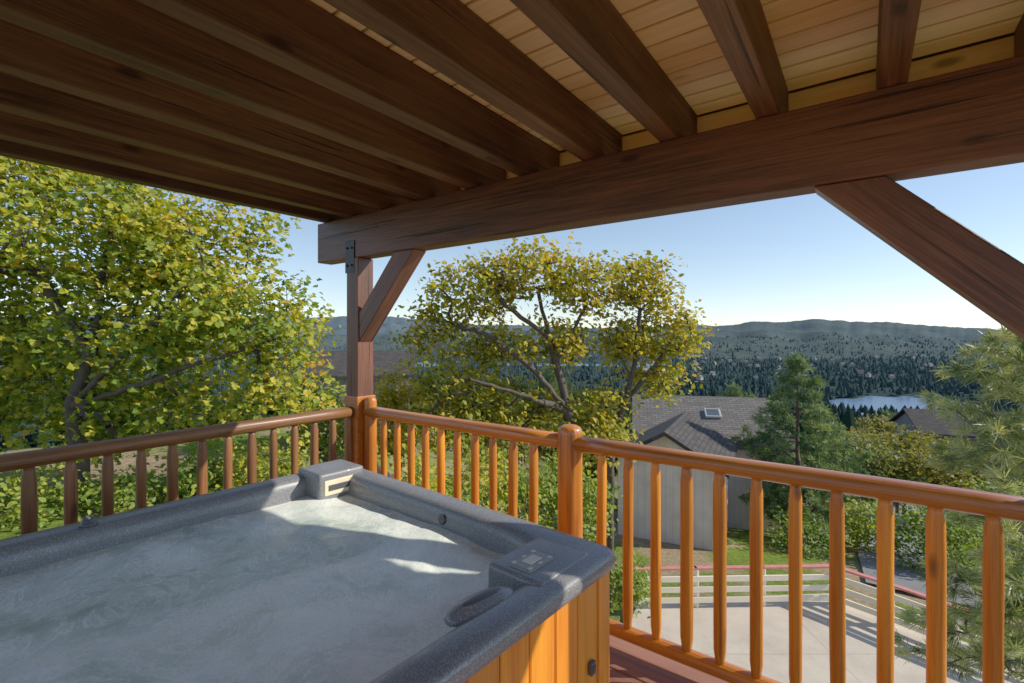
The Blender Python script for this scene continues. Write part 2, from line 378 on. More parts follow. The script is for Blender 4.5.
o=link('control_housing',rblock(A-.28,A-.055,.12,.41,-.13,.009,.018),M['shell'],tub,MTr); smoothall(o)
cp=link('control_panel',boxmesh([(A-.215,A-.125,-.375,-.235,.008,.015)],.006,2),M['panel'],tub,MTr)
link('display',boxmesh([(A-.190,A-.150,-.335,-.275,.014,.018)],.001),M['display'],cp,MTr)
for (x,y) in ((-.205,.252),(-.205,.305),(-.205,.358),(-.136,.252),(-.136,.305),(-.136,.358)):
    link('button',boxmesh([(A+x-.006,A+x+.006,-y-.008,-y+.008,.014,.018)],.002,2),M['button'],cp,MTr)
# low moulded pillow on the inner edge
pr=[]; Lp=.24
for i in range(15):
    s=i/14; pr.append((Lp*s,.046*max(.12,(1-abs(2*s-1)**2.6))**.5))
fr_=frame(T(A-.135,.45,-.018),T(A-.165,.69,-.018))
link('moulded_pillow',lathe(pr,18,0,0,1.15,.62),M['shell'],tub,fr_,smooth=True)
pr=[(.05+.14*i/8,.017*max(.15,1-abs(2*i/8-1)**2.6)**.5) for i in range(9)]
link('pillow_groove',lathe([(x,r) for x,r in pr],12,0,0,1.1,.4),M['shelld'],tub,fr_@Matrix.Translation((0,0,.024)),smooth=True)
for i,(a,b) in enumerate(((.10,1.2),)):
    o=link('air_valve',lathe([(0,.030),(.006,.031),(.012,.026),(.018,.022),(.026,.021),(.029,.016)],18),M['shelld'],tub,frame(T(a,b,.001),T(a,b,.2)),smooth=True)
    link('valve_grip',boxmesh([(.026,.036,-.018,.018,-.004,.004)],.002),M['button'],o,frame(T(a,b,.001),T(a,b,.2)))
link('jet',lathe([(0,.024),(.006,.023),(.010,.015),(.006,.008)],18),M['shelld'],tub,frame(T(1.04,.139,-.055),T(1.04,.3,-.055)),smooth=True)
WZ=-.100; ng=170
xs=np.linspace(.144,A-.144,ng); ys=np.linspace(.144,B-.144,ng)
X,Y=np.meshgrid(xs,ys,indexing='ij')
h=np.zeros_like(X); rs=np.random.default_rng(4)
for i in range(50):
    k=rs.uniform(5,40); an=rs.uniform(0,6.28); ph=rs.uniform(0,6.28)
    h+=np.sin(k*(X*np.cos(an)+Y*np.sin(an))+ph+1.5*np.sin(3*X+ph)+1.5*np.cos(4*Y-ph))*.0065/k**.75
for i in range(9):
    cx,cy=rs.uniform(.35,A-.35),rs.uniform(.35,B-.35); d2=(X-cx)**2+(Y-cy)**2
    h+=.008*np.exp(-d2/.018)*(1+.3*np.sin(60*np.sqrt(d2)))
v=np.stack([X,-Y,WZ+h],-1).reshape(-1,3)
idx=np.arange(ng*ng).reshape(ng,ng)
f=np.stack([idx[:-1,:-1],idx[:-1,1:],idx[1:,1:],idx[1:,:-1]],-1).reshape(-1,4)[:,::-1]
o=link('tub_water',pymesh('tub_water',v,f),M['water'],None,MTr,smooth=True); tag(o,'pale milky bubbling water filling the hot tub','water',kind='stuff')
# ---------------------------------------------------------------- terrain
def sm(x,a,b):
    t=np.clip((x-a)/(b-a),0,1); return t*t*(3-2*t)
LAKE=-120.0
def height(x,y):
    x=np.asarray(x,float); y=np.asarray(y,float); r=np.hypot(x,y)+1e-6
    q=np.where(y>.5,x/np.maximum(y,.5),np.sign(x)*3)
    zn=-2.7-4.25*sm(q,-.5,.2)
    zn=np.where(y<.5,-2.7-4.25*sm(x,-4,3),zn)
    z=zn-.17*np.maximum(r-14,0)*sm(r,10,26)
    nz=np.sin(x*.11+1)*np.cos(y*.09)+.6*np.sin(x*.031+y*.021)+.5*np.sin(x*.23-y*.19)
    z=z+nz*np.clip((r-16)*.012,0,3)
    z=z+.05*np.sin(x*1.7+y*.6)*np.cos(y*1.3)*(q<.15)*(r>4)
    floor=-115+3*np.sin(x*.004)*np.cos(y*.003)
    z=np.maximum(z,floor)
    def basin(px,d,hw,hd):
        cx=(px-512)/F*d; cy=d; ux,uy=cx/np.hypot(cx,cy),cy/np.hypot(cx,cy)
        al=(x-cx)*ux+(y-cy)*uy; ac=-(x-cx)*uy+(y-cy)*ux
        return 1-((al/hd)**2+(ac/hw)**2)
    for (px,d,hw,hd) in ((880,800,75,120),(925,860,90,70),(652,1780,95,260),(560,1900,300,120),(400,1900,160,150)):
        z=z-14*sm(basin(px,d,hw,hd),-.1,.25)*(r>300)
    return z
angs=np.concatenate([np.arange(-180,-62,6.0),np.arange(-62,62,.45),np.arange(62,180,6.0)])
rad=np.concatenate([np.linspace(.5,30,60),np.geomspace(31,14000,170)])
AG,RG=np.meshgrid(np.radians(angs),rad,indexing='ij')
X=RG*np.sin(AG); Y=RG*np.cos(AG); Z=height(X,Y)
na,nr=X.shape; v=np.stack([X,Y,Z],-1).reshape(-1,3); idx=np.arange(na*nr).reshape(na,nr)
idn=np.roll(idx,-1,axis=0)
f=np.stack([idx[:,:-1],idn[:,:-1],idn[:,1:],idx[:,1:]],-1).reshape(-1,4)[:,::-1]
def groundmat():
    m,nt,b,out=newmat('hillside_earth_and_grass'); g=N(nt,'ShaderNodeNewGeometry')
    n1=N(nt,'ShaderNodeTexNoise',i_Scale=.35,i_Detail=8.0,i_Roughness=.6); nt.links.new(g.outputs['Position'],n1.inputs['Vector'])
    n2=N(nt,'ShaderNodeTexNoise',i_Scale=9.0,i_Detail=8.0,i_Roughness=.7); nt.links.new(g.outputs['Position'],n2.inputs['Vector'])
    n3=N(nt,'ShaderNodeTexNoise',i_Scale=.03,i_Detail=12.0,i_Roughness=.75); nt.links.new(g.outputs['Position'],n3.inputs['Vector'])
    dirt=ramp(nt,n2.outputs[0],[(.3,(.14,.09,.045)),(.7,(.36,.27,.165))])
    grass=ramp(nt,n2.outputs[0],[(.3,(.035,.065,.01)),(.7,(.16,.22,.03))])
    near=mixc(nt,ramp(nt,n1.outputs[0],[(.44,0.0),(.54,1.0)]),dirt,grass)
    far=ramp(nt,n3.outputs[0],[(.35,(.006,.014,.006)),(.6,(.015,.028,.010)),(.85,(.06,.056,.028))])
    l=N(nt,'ShaderNodeVectorMath',operation='LENGTH'); nt.links.new(g.outputs['Position'],l.inputs[0])
    c=mixc(nt,ramp(nt,math_(nt,'DIVIDE',l.outputs['Value'],100.0),[(.25,0.0),(.7,1.0)]),near,far)
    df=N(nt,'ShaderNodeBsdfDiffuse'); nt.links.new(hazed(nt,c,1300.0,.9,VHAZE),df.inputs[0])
    bn=N(nt,'ShaderNodeBump'); bn.inputs['Distance'].default_value=.06; nt.links.new(n2.outputs[0],bn.inputs['Height'])
    near_only=ramp(nt,math_(nt,'DIVIDE',l.outputs['Value'],100.0),[(.2,.5),(.5,0.0)]); nt.links.new(near_only,bn.inputs['Strength'])
    nt.links.new(bn.outputs[0],df.inputs['Normal']); nt.links.new(df.outputs[0],out.inputs[0]); nt.nodes.remove(b)
    return m
o=link('ground',pymesh('ground',v,f),groundmat(),None,smooth=True); tag(o,'hillside ground falling away to the valley','ground',kind='structure')
m,nt,b,out=newmat('lake_water'); b.inputs['Base Color'].default_value=(.07,.13,.22,1); b.inputs['Roughness'].default_value=.35; b.inputs['Specular IOR Level'].default_value=.12
g=N(nt,'ShaderNodeNewGeometry'); n=N(nt,'ShaderNodeTexNoise',i_Scale=.05,i_Detail=5.0); nt.links.new(g.outputs['Position'],n.inputs['Vector']); bump(nt,b,n.outputs[0],.5,1.5)
me=pymesh('lake',np.array([(-2500,400,LAKE),(2500,400,LAKE),(2500,3000,LAKE),(-2500,3000,LAKE)],float),np.array([[0,1,2,3]])); o=link('lake',me,m); tag(o,'blue lake lying in the valley','lake',kind='structure')
def ridge(name,label,prof,r0,r1,zb,col0,col1,seed,amp,hz,sc,fa=8):
    px=np.linspace(-500,1500,900); q=(px-512)/F
    py=np.interp(px,[p[0] for p in prof],[p[1] for p in prof])
    py=np.convolve(np.pad(py,24,'edge'),np.ones(49)/49,'valid')
    rs=np.random.default_rng(seed)
    for i in range(30):
        k=rs.uniform(.008,.12); py=py+np.sin(px*k+rs.uniform(0,6))*amp*.22/(1+k*9)
    py=py+np.convolve(rs.normal(0,.5,len(px)+2),np.ones(3)/3,'valid')
    nr=70; s=np.linspace(0,1,nr); S,Q=np.meshgrid(s,q,indexing='xy')
    D=(r0+(r1-r0)*S); top=(HZ-py)[:,None]/F*r1
    Xx=Q*D; Yy=D
    fold=np.zeros_like(D)
    for i in range(40):
        k=rs.uniform(.0015,.02); an=rs.uniform(-1.2,1.2); fold+=np.sin(k*(Xx*np.cos(an)+Yy*np.sin(an))+rs.uniform(0,6))*.04/k**.5
    Zz=zb+(top-zb)*S**.9+fold*fa*np.sin(np.pi*np.clip(S,0,1))
    v=np.stack([Xx,Yy,Zz],-1)
    back=np.stack([Xx[:,-1]*1.2,Yy[:,-1]*1.2,np.full(len(px),zb-50.)],-1)[:,None,:]
    v=np.concatenate([v,back],1); a,bn=v.shape[:2]; idx=np.arange(a*bn).reshape(a,bn)
    f=np.stack([idx[:-1,:-1],idx[1:,:-1],idx[1:,1:],idx[:-1,1:]],-1).reshape(-1,4)
    m,nt,b,out=newmat(name+'_forest'); g=N(nt,'ShaderNodeNewGeometry')
    n=N(nt,'ShaderNodeTexNoise',i_Scale=sc,i_Detail=12.0,i_Roughness=.8); nt.links.new(g.outputs['Position'],n.inputs['Vector'])
    n4=N(nt,'ShaderNodeTexNoise',i_Scale=sc*.12,i_Detail=4.0,i_Roughness=.6); nt.links.new(g.outputs['Position'],n4.inputs['Vector'])
    fm=math_(nt,'ADD',math_(nt,'MULTIPLY',n.outputs[0],.75),math_(nt,'MULTIPLY',n4.outputs[0],.25))
    c=ramp(nt,fm,[(.42,col0),(.58,col1)])
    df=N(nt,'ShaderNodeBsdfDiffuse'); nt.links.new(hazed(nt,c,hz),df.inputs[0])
    bn_=N(nt,'ShaderNodeBump'); bn_.inputs['Strength'].default_value=.6; bn_.inputs['Distance'].default_value=20; nt.links.new(n.outputs[0],bn_.inputs['Height']); nt.links.new(bn_.outputs[0],df.inputs['Normal'])
    nt.links.new(df.outputs[0],out.inputs[0]); nt.nodes.remove(b)
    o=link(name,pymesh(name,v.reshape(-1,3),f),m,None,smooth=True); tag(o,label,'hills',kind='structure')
    return px,q,v
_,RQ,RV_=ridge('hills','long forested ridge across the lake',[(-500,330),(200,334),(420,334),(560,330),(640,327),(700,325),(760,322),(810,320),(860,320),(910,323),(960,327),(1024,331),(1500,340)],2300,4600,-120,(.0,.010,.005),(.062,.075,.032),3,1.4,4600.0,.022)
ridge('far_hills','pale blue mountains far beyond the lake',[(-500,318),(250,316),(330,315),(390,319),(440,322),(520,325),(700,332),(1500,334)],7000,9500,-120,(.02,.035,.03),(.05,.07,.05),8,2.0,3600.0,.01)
def conifers(name,label,x,y,z,H,rs,mat,wide=(.18,.32)):
    n=len(x); R=H*rs.uniform(*wide,n); tone=rs.random(n)
    K=7; vs=[];fs=[];tn=[]; base=0
    for lv,(z0,z1,rr_) in enumerate(((.05,.60,1.0),(.28,.8,.86),(.52,1.0,.58))):
        an=np.linspace(0,2*np.pi,K,endpoint=False)[None,:]+rs.uniform(0,6,n)[:,None]
        rad=(R*rr_)[:,None]*rs.uniform(.55,1.25,(n,K))
        ring=np.stack([x[:,None]+rad*np.cos(an),y[:,None]+rad*np.sin(an),(z+H*z0)[:,None]+rs.uniform(-.05,.05,(n,K))*H[:,None]],-1)
        ap=np.stack([x,y,z+H*z1],-1)[:,None,:]
        vv=np.concatenate([ring,ap],1).reshape(-1,3); ids=(np.arange(n)*(K+1))[:,None]+base
        for k in range(K): fs.append(np.stack([ids[:,0]+k,ids[:,0]+(k+1)%K,ids[:,0]+K],-1))
        vs.append(vv); tn.append(np.repeat(np.clip(tone+rs.uniform(-.2,.2,n),0,1),K+1)); base+=len(vv)
    o=link(name,pymesh(name,np.concatenate(vs),np.concatenate(fs),np.concatenate(tn)),mat); tag(o,label,'forest',kind='stuff')
def forest(name,label,n,rmin,rmax,hmin,hmax,seed,qlo=-1.15,qhi=1.15,wide=(.22,.42)):
    rs=np.random.default_rng(seed)
    d=rmin*(rmax/rmin)**rs.random(n*2); q=rs.uniform(qlo,qhi,n*2); x=q*d; y=d
    z=height(x,y)
    # beyond the valley floor the wood climbs the foot of the ridge
    S=(d-2300)/2300; ii=np.clip(np.searchsorted(RQ,q),0,len(RQ)-1); jj=np.clip((S*69).astype(int),0,69)
    z=np.where(d>2300,np.maximum(z,RV_[ii,jj,2]),z)
    dens=np.sin(x*.013+2)*np.cos(y*.011)+rs.normal(0,.7,n*2)
    ok=(z>-118.3)&(dens>-.9); x,y,z=x[ok][:n],y[ok][:n],z[ok][:n]; n=len(x)
    conifers(name,label,x,y,z,rs.uniform(hmin,hmax,n)**1.0*rs.choice([.6,.8,1.0,1.15],n),rs,M['forest'],wide)
forest('forest','dark conifer forest covering the valley and lake shores',22000,280,3300,9,20,21)
forest('valley_wood','scattered conifers on the slope below the houses',800,95,280,5,11,22,-.9,1.1,(.25,.4))
# ---------------------------------------------------------------- tree tools
def grow(trunk,targets,step=.22,jit=.25,seed=0,curve=.45):
    rs=np.random.default_rng(seed); pos=[];par=[]; tl=0
    br=trunk if isinstance(trunk[0],list) else [trunk]
    for bi,tr in enumerate(br):
        last=-1
        for i,p in enumerate(tr):
            if i==0:
                if bi==0: pos.append(np.array(p,float)); par.append(-1); last=0
                else: last=int(np.argmin([np.linalg.norm(np.array(p)-z) for z in pos]))
                continue
            a=pos[last]; b=np.array(p,float); m=max(1,int(np.linalg.norm(b-a)/step))
            for j in range(1,m+1):
                pos.append(a+(b-a)*j/m+rs.normal(0,step*.08,3)); par.append(last); last=len(pos)-1
        if bi==0: tl=len(pos)
    return grow2(pos,par,targets,step,jit,rs,curve,max(1,int(tl*.45)))
def grow2(pos,par,targets,step,jit,rs,curve,skip):
    tips=[]; nt0=len(pos); P0=np.array(pos)
    dist=[np.min(np.linalg.norm(P0-t,axis=1)) for t in targets]
    arr=np.zeros((nt0+len(targets)*60,3)); arr[:nt0]=P0; n=nt0
    for ti in np.argsort(dist):
        t=targets[ti]; d=np.linalg.norm(arr[:n]-t,axis=1); d[:skip]+=5
        d=d+np.maximum(0,arr[:n,2]-t[2])*.6
        k=int(np.argmin(d)); a=arr[k].copy(); D=np.linalg.norm(t-a); m=max(1,int(D/step))
        if n+m>len(arr)-2: break
        dirp=(arr[k]-arr[par[k]]) if par[k]>=0 else np.array([0,0,1.]); dirp=dirp/(np.linalg.norm(dirp)+1e-6)
        c=a+dirp*D*curve+rs.normal(0,jit*step,3); last=k
        for j in range(1,m+1):
            s=j/m; p=(1-s)**2*a+2*s*(1-s)*c+s*s*t+rs.normal(0,jit*step*.35,3)*(s<1)
            arr[n]=p; par.append(last); last=n; n+=1
        tips.append(last)
    return arr[:n],np.array(par),tips
def tubes(pos,par,tips,tipr,ex,sides=6,rmax=None):
    n=len(pos); cnt=np.zeros(n)
    np.add.at(cnt,tips,1)
    for i in range(n-1,0,-1):
        if par[i]>=0: cnt[par[i]]+=cnt[i]
    r=tipr*np.maximum(cnt,1)**ex
    if rmax: r=np.minimum(r,rmax)
    ch=np.arange(1,n); pa=par[1:]; ch=ch[pa>=0]; pa=pa[pa>=0]
    a=pos[pa]; b=pos[ch]; d=b-a; ln=np.linalg.norm(d,axis=1)[:,None]+1e-9; d/=ln; a=a-d*r[ch][:,None]*.3
    ref=np.where(np.abs(d[:,2:3])>.9,np.array([[1.,0,0]]),np.array([[0,0,1.]]))
    u=np.cross(ref,d); u/=np.linalg.norm(u,axis=1)[:,None]+1e-9; w=np.cross(d,u)
    ra=np.minimum(r[pa],r[ch]*1.35); rb=r[ch]; an=np.linspace(0,2*np.pi,sides,endpoint=False)
    ca,sa=np.cos(an)[None,:,None],np.sin(an)[None,:,None]
    A_=a[:,None,:]+ra[:,None,None]*(u[:,None,:]*ca+w[:,None,:]*sa); B_=b[:,None,:]+rb[:,None,None]*(u[:,None,:]*ca+w[:,None,:]*sa)
    v=np.concatenate([A_,B_],1).reshape(-1,3); m=len(a); base=(np.arange(m)*2*sides)[:,None]; k=np.arange(sides)[None,:]; k2=(k+1)%sides
    f=np.stack([base+k,base+k2,base+sides+k2,base+sides+k],-1).reshape(-1,4)
    return pymesh('wood',v,f)
LOBE=np.array([(0,0),(.38,.46),(.5,.2),(.8,.3),(1,0),(.8,-.3),(.5,-.2),(.38,-.46)])
OVAL=np.array([(0,0),(.3,.28),(.75,.24),(1,0),(.7,-.26),(.3,-.28)])
QUAD=np.array([(0,0),(.5,.38),(1,0),(.5,-.38)])
def leaves(cen,size,shape,tone,rs,droop=.25,flat=.6):
    n=len(cen); nm=rs.normal(0,1,(n,3)); nm[:,2]=np.abs(nm[:,2])*1.0+flat; nm[:,0]+=.5; nm[:,1]-=.25; nm/=np.linalg.norm(nm,axis=1)[:,None]
    d=rs.normal(0,1,(n,3)); d[:,2]-=droop; d-=nm*(d*nm).sum(1)[:,None]; d/=np.linalg.norm(d,axis=1)[:,None]; s=np.cross(nm,d)
    sz=size*rs.uniform(.6,1.3,n)
    K=len(shape); x=shape[:,0][None,:,None]; y=shape[:,1][None,:,None]
    v=cen[:,None,:]+sz[:,None,None]*((x-.3)*d[:,None,:]+y*s[:,None,:]+(np.abs(y)*.35-.12*x*x)*nm[:,None,:])
    f=(np.arange(n)*K)[:,None]+np.arange(K)[None,:]
    return pymesh('leaves',v.reshape(-1,3),f,np.repeat(np.clip(tone,0,1),K))
def ellips(c,r,n,rs,shell=.55):
    d=rs.normal(0,1,(n,3)); d/=np.linalg.norm(d,axis=1)[:,None]
    return np.array(c)[None,:]+d*(shell+(1-shell)*rs.random(n)**.7)[:,None]*np.array(r)[None,:]*rs.uniform(.85,1.12,n)[:,None]
def leafy(name,label,cat,trunk,blobs,ntips,perclump,spread,lsize,shape,mat,seed,tipr=.006,ex=.5,bark='bark',step=.22,tone0=.4,group=None,flatc=.7,shell=.35,rmax=None):
    rs=np.random.default_rng(seed); vol=np.array([b[1][0]*b[1][1]*b[1][2] for b in blobs])**.75; vol/=vol.sum()
    tg=np.concatenate([ellips(b[0],b[1],max(2,int(ntips*v)),rs,shell) for b,v in zip(blobs,vol)])
    root=empty(name,trunk[0][0] if isinstance(trunk[0],list) else trunk[0],label,cat,group)
    pos,par,tips=grow(trunk,tg,step,.3,seed)
    link('trunk',tubes(pos,par,tips,tipr,ex,7,rmax),M[bark],root,smooth=True)
    tp=pos[tips]
    ct=np.repeat(tp,perclump,0); ctone=np.repeat(rs.normal(tone0,.13,len(tp)),perclump)
    n=len(ct); off=rs.normal(0,1,(n,3))*np.array([spread,spread,spread*flatc])
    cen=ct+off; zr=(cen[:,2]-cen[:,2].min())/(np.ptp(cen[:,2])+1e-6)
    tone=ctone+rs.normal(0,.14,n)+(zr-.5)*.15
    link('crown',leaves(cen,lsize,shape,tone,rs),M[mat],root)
    return root
def E(px,py,d,rx,ry,rd):
    p=P(px,py,d); return ((p.x,p.y,p.z),(rx,rd,ry))
def Q(px,py,d): return tuple(P(px,py,d))
# left maple
tz=float(height(P(78,470,7.6).x,7.6))
p=P(78,400,7.6)
leafy('broadleaf_tree','big yellow green maple filling the left side above the rail','tree',
      [[(p.x+.1,7.6,tz-.1),(p.x,7.6,tz+.9),Q(74,405,7.6),Q(92,350,7.7),Q(100,300,7.9),Q(110,230,8.1)],
       [Q(76,400,7.6),Q(120,355,7.4),Q(165,310,7.5),Q(205,265,7.7)],[Q(76,410,7.6),Q(140,385,7.3),Q(210,360,7.5),Q(275,340,7.8)],[Q(92,350,7.7),Q(50,300,7.8),Q(20,240,8.0)]],
      [E(60,235,8.3,2.0,1.5,1.6),E(185,240,8.2,1.4,1.05,1.2),E(-70,330,8.3,1.8,2.2,1.6),E(160,320,8.2,1.7,1.0,1.3),E(250,325,8.1,1.2,.85,1.1),E(285,385,8.1,.85,.55,.8),E(40,385,8.6,1.6,.9,1.0),E(175,405,8.2,1.5,.6,.9),E(95,425,8.6,1.4,.45,.8),E(20,150,8.6,1.7,1.0,1.5)],
      700,46,.25,.122,LOBE,'leafA',31,.0062,.46,tone0=.48,rmax=.13)
# centre oak: two-part open crown on forking limbs
p=P(575,432,11.5); tz=float(height(p.x,p.y))
leafy('broadleaf_tree','wide spreading oak with golden leaves in the centre beyond the rail','tree',
      [[(p.x+.15,11.5,tz-.1),(p.x+.1,11.5,-4.2),Q(573,440,11.5),Q(566,400,11.5),Q(556,360,11.5),Q(545,320,11.4),Q(535,280,11.4)],
       [Q(570,405,11.5),Q(530,365,11.0),Q(485,335,10.7),Q(440,320,10.7)],[Q(556,365,11.5),Q(575,325,11.7),Q(590,290,11.8)],[Q(568,415,11.5),Q(520,395,10.9),Q(470,380,10.6)],[Q(540,340,11.4),Q(505,305,11.0),Q(480,275,11.0)]],
      [E(530,275,11.4,1.2,.7,1.1),E(472,292,11.4,1.0,.75,1.1),E(588,285,11.6,.85,.7,1.0),E(436,335,11.4,.7,.7,.9),E(500,345,11.7,1.0,.5,.9),E(455,385,11.6,1.0,.5,.9),E(560,340,11.9,.8,.6,.8),E(515,400,11.9,1.2,.45,.8),E(585,405,11.9,.9,.45,.8),E(500,430,11.5,1.5,.45,1.0),E(590,435,11.5,1.2,.45,.9),E(440,430,11.0,1.0,.5,.9)],
      520,28,.21,.140,OVAL,'leafB',32,.0078,.47,tone0=.50,rmax=.15,shell=.5)
p=P(618,440,12.3); tz=float(height(p.x,p.y))
leafy('broadleaf_tree','smaller golden oak close behind the right side of the spreading oak','tree',
      [[(p.x-.2,12.3,tz-.1),(p.x-.2,12.3,-4.2),Q(612,440,12.3),Q(628,395,12.0),Q(637,350,12.0),Q(640,310,12.0)],[Q(626,400,12.1),Q(655,365,11.9),Q(675,335,11.9)],[Q(632,375,12.0),Q(612,335,11.9)]],
      [E(640,285,12.3,.85,.75,.9),E(668,335,12.3,.75,.8,.9),E(624,338,12.5,.6,.8,.7),E(655,380,12.4,.7,.4,.8)],
      190,28,.21,.140,OVAL,'leafB',33,.0078,.47,tone0=.52,rmax=.10,shell=.5)
# ---- pines
def tufts(cen,dirs,n,ln,w,spread,tone,rs):
    m=len(cen); c=np.repeat(cen,n,0); d=np.repeat(dirs,n,0); t=np.repeat(tone,n)+rs.normal(0,.12,m*n)
    dd=d+rs.normal(0,spread,(m*n,3)); dd/=np.linalg.norm(dd,axis=1)[:,None]
    c=c-d*rs.uniform(0,.5,m*n)[:,None]*ln
    l=ln*rs.uniform(.7,1.1,m*n)[:,None]; s=np.cross(dd,rs.normal(0,1,(m*n,3))); s/=np.linalg.norm(s,axis=1)[:,None]
    mid=c+dd*l*.55; tip=c+dd*l+np.array([0,0,-.12])*l*.6
    v=np.stack([c,mid+s*w/2,tip,mid-s*w/2],1).reshape(-1,3); f=(np.arange(m*n)*4)[:,None]+np.arange(4)[None,:]
    return pymesh('needles',v,f,np.repeat(np.clip(t,0,1),4))
def pine(name,label,trunk,targets,per,ntuft,ln,w,mat,seed,tipr=.005,ex=.5,ts=.12,tone0=.45,group=None,rmax=.2,step=.18,sp=.55):
    rs=np.random.default_rng(seed); root=empty(name,trunk[0],label,'pine tree',group)
    pos,par,tips=grow([tuple(p) for p in trunk],targets,step,.25,seed,.25)
    link('trunk',tubes(pos,par,tips,tipr,ex,6,rmax),M['barkd'],root,smooth=True)
    tp=pos[tips]; pa=pos[par[np.array(tips)]]; d=tp-pa; d/=np.linalg.norm(d,axis=1)[:,None]+1e-9; d[:,2]+=.25
    c=np.repeat(tp,per,0)+rs.normal(0,ts,(len(tp)*per,3)); dr=np.repeat(d,per,0)+rs.normal(0,.35,(len(tp)*per,3)); dr/=np.linalg.norm(dr,axis=1)[:,None]
    tone=np.repeat(rs.normal(tone0,.17,len(tp)),per)
    link('crown',tufts(c,dr,ntuft,ln,w,sp,tone,rs),M[mat],root)
    return root
def pinetargets(x,y,ztop,zbot,R,nw,rs,nb=7,pw=2.2,ep=.6,dens=.38):
    out=[]
    for i in range(nw):
        s=(i+.4)/nw; z=ztop+(zbot-ztop)*s; rr_=R*(min(1,(s*pw)**ep))*(1-.3*max(0,s-.6)/.4)*rs.uniform(.8,1.12)
        a0=rs.uniform(0,6.28)
        nbb=nb+rs.integers(-1,3)
        for k in range(nbb):
            an=a0+6.28*k/nbb+rs.normal(0,.15); lr=rr_*rs.uniform(.65,1.2)
            m=max(2,int(lr/dens))
            for j in range(m):
                q=lr*(.35+.65*(j+1)/m)
                out.append((x+q*np.cos(an)+rs.normal(0,.08),y+q*np.sin(an)+rs.normal(0,.08),z-.05*q+.16*q*q/R+rs.normal(0,.06)))
    out.append((x,y,ztop)); return np.array(out)
rs=np.random.default_rng(5)
p=P(797,358,19.0); gz=float(height(p.x,19.0))
pine('pine_tree','upright blue green pine standing right of the pale house',[(p.x,19,gz-.2),(p.x+.05,19,-5),(p.x,19,p.z-.1)],
     pinetargets(p.x,19.0,p.z,-7.6,2.1,11,rs,9,1.7,.85,.34),6,17,.25,.032,'needleM',41,.009,.42,ts=.10,tone0=.52,step=.3,sp=.75)
rs=np.random.default_rng(6)
q=P(1100,400,5.9); near=[]
for (px,py,d) in ((985,352,5.6),(955,372,5.7),(1000,395,5.4),(945,410,5.8),(985,435,5.3),(1010,455,5.2),(950,462,5.6),(1000,490,5.0),(960,520,5.3),(1005,530,4.9),(985,560,5.1),(945,585,5.4),(1010,590,4.9),(975,615,5.1),(925,625,5.4),(1000,650,4.9),(950,665,5.2),(1030,370,5.4),(1035,430,5.2),(1040,520,5),(1040,620,5),(905,655,5.5),(1005,340,5.2)):
    tip=np.array(P(px,py,d)); base=np.array((q.x,5.9,tip[2]-.25))
    for s in np.linspace(.42,1.0,9):
        c=base+(tip-base)*s; c[2]+=.06*np.sin(s*9)
        near.append(c)
        for sgn in (-1,1):
            if rs.random()<.65: near.append(c+np.array([rs.uniform(-.22,-.02),sgn*rs.uniform(.1,.32),rs.uniform(-.10,.14)])*(1.25-s*.6))
pine('pine_tree','near long needled pine reaching in from the right edge of view',[(q.x,5.9,-7.2),(q.x,5.9,-3),(q.x,5.9,-1),(q.x-.1,5.9,.6)],np.array(near),2,36,.19,.0088,'needle',42,.0042,.45,ts=.02,tone0=.62,rmax=.15,step=.12,sp=.42)
# ---- shrubs
def shrub(label,px,py,d,w,h,mat,seed,n=40,lsize=.09,per=30,tone0=.5,group=None,shape=OVAL):
    x=(px-512)/F*d; gz=float(height(x,d)); top=(HZ-py)/F*d; h=max(h,.3)
    return leafy('leafy_shrub',label,'shrub',[(x,d,gz-.05),(x,d,min(gz+.4,top-h))],[((x,d,top-h),(w,w*.8,h))],n,per,.14*max(1,w),lsize,shape,mat,seed,.004,.5,tone0=tone0,group=group,shell=.3)
shrub('bright green leafy bush at the far left below the rail',20,466,7.0,.9,.45,'leafG',51,45,tone0=.7)
shrub('green bush under the trunk of the big maple',120,470,7.6,.8,.35,'leafG',52,36,tone0=.6)
shrub('low green bush behind the left rail midway to the corner post',200,455,8.2,.9,.5,'leafG',65,50,tone0=.5)
shrub('yellow green bush behind the left rail near the corner post',262,438,8.5,1.1,.8,'leafA',53,70,.1,tone0=.45)
shrub('golden bush just right of the corner post',398,362,12.0,.75,1.3,'leafB',54,90,.11,tone0=.6)
shrub('leafy olive bush just left of the corner post by the grey house',325,388,12.0,.9,1.1,'leafA',64,90,.11,tone0=.4)
shrub('dense bush below the spreading oak',480,448,9.5,1.5,1.2,'leafA',55,120,.11,tone0=.42)
shrub('low green bush beside the oak trunk behind the balusters',560,458,10.0,1.1,1.0,'leafG',56,90,.11,tone0=.6)
shrub('olive bush between corner post and oak',415,456,8.0,1.0,1.0,'leafA',57,80,.1,tone0=.38)
shrub('small green bush at the left end of the pale fence',628,560,10.5,.5,.5,'leafG',58,40,.09,tone0=.5)
shrub('dark bush at the foot of the upright pine',800,512,17.0,1.6,1.3,'leafG',59,90,.14,tone0=.3)
shrub('light green bush beside the road right of the pine',868,495,18.0,1.2,1.7,'leafG',60,90,.14,tone0=.65)
shrub('broad green bush overhanging the road behind the fence',935,505,15.5,1.6,1.1,'leafG',66,120,.13,tone0=.5)
shrub('olive bush between the road and the near pine',985,480,17.0,1.6,1.6,'leafA',67,110,.13,tone0=.34)
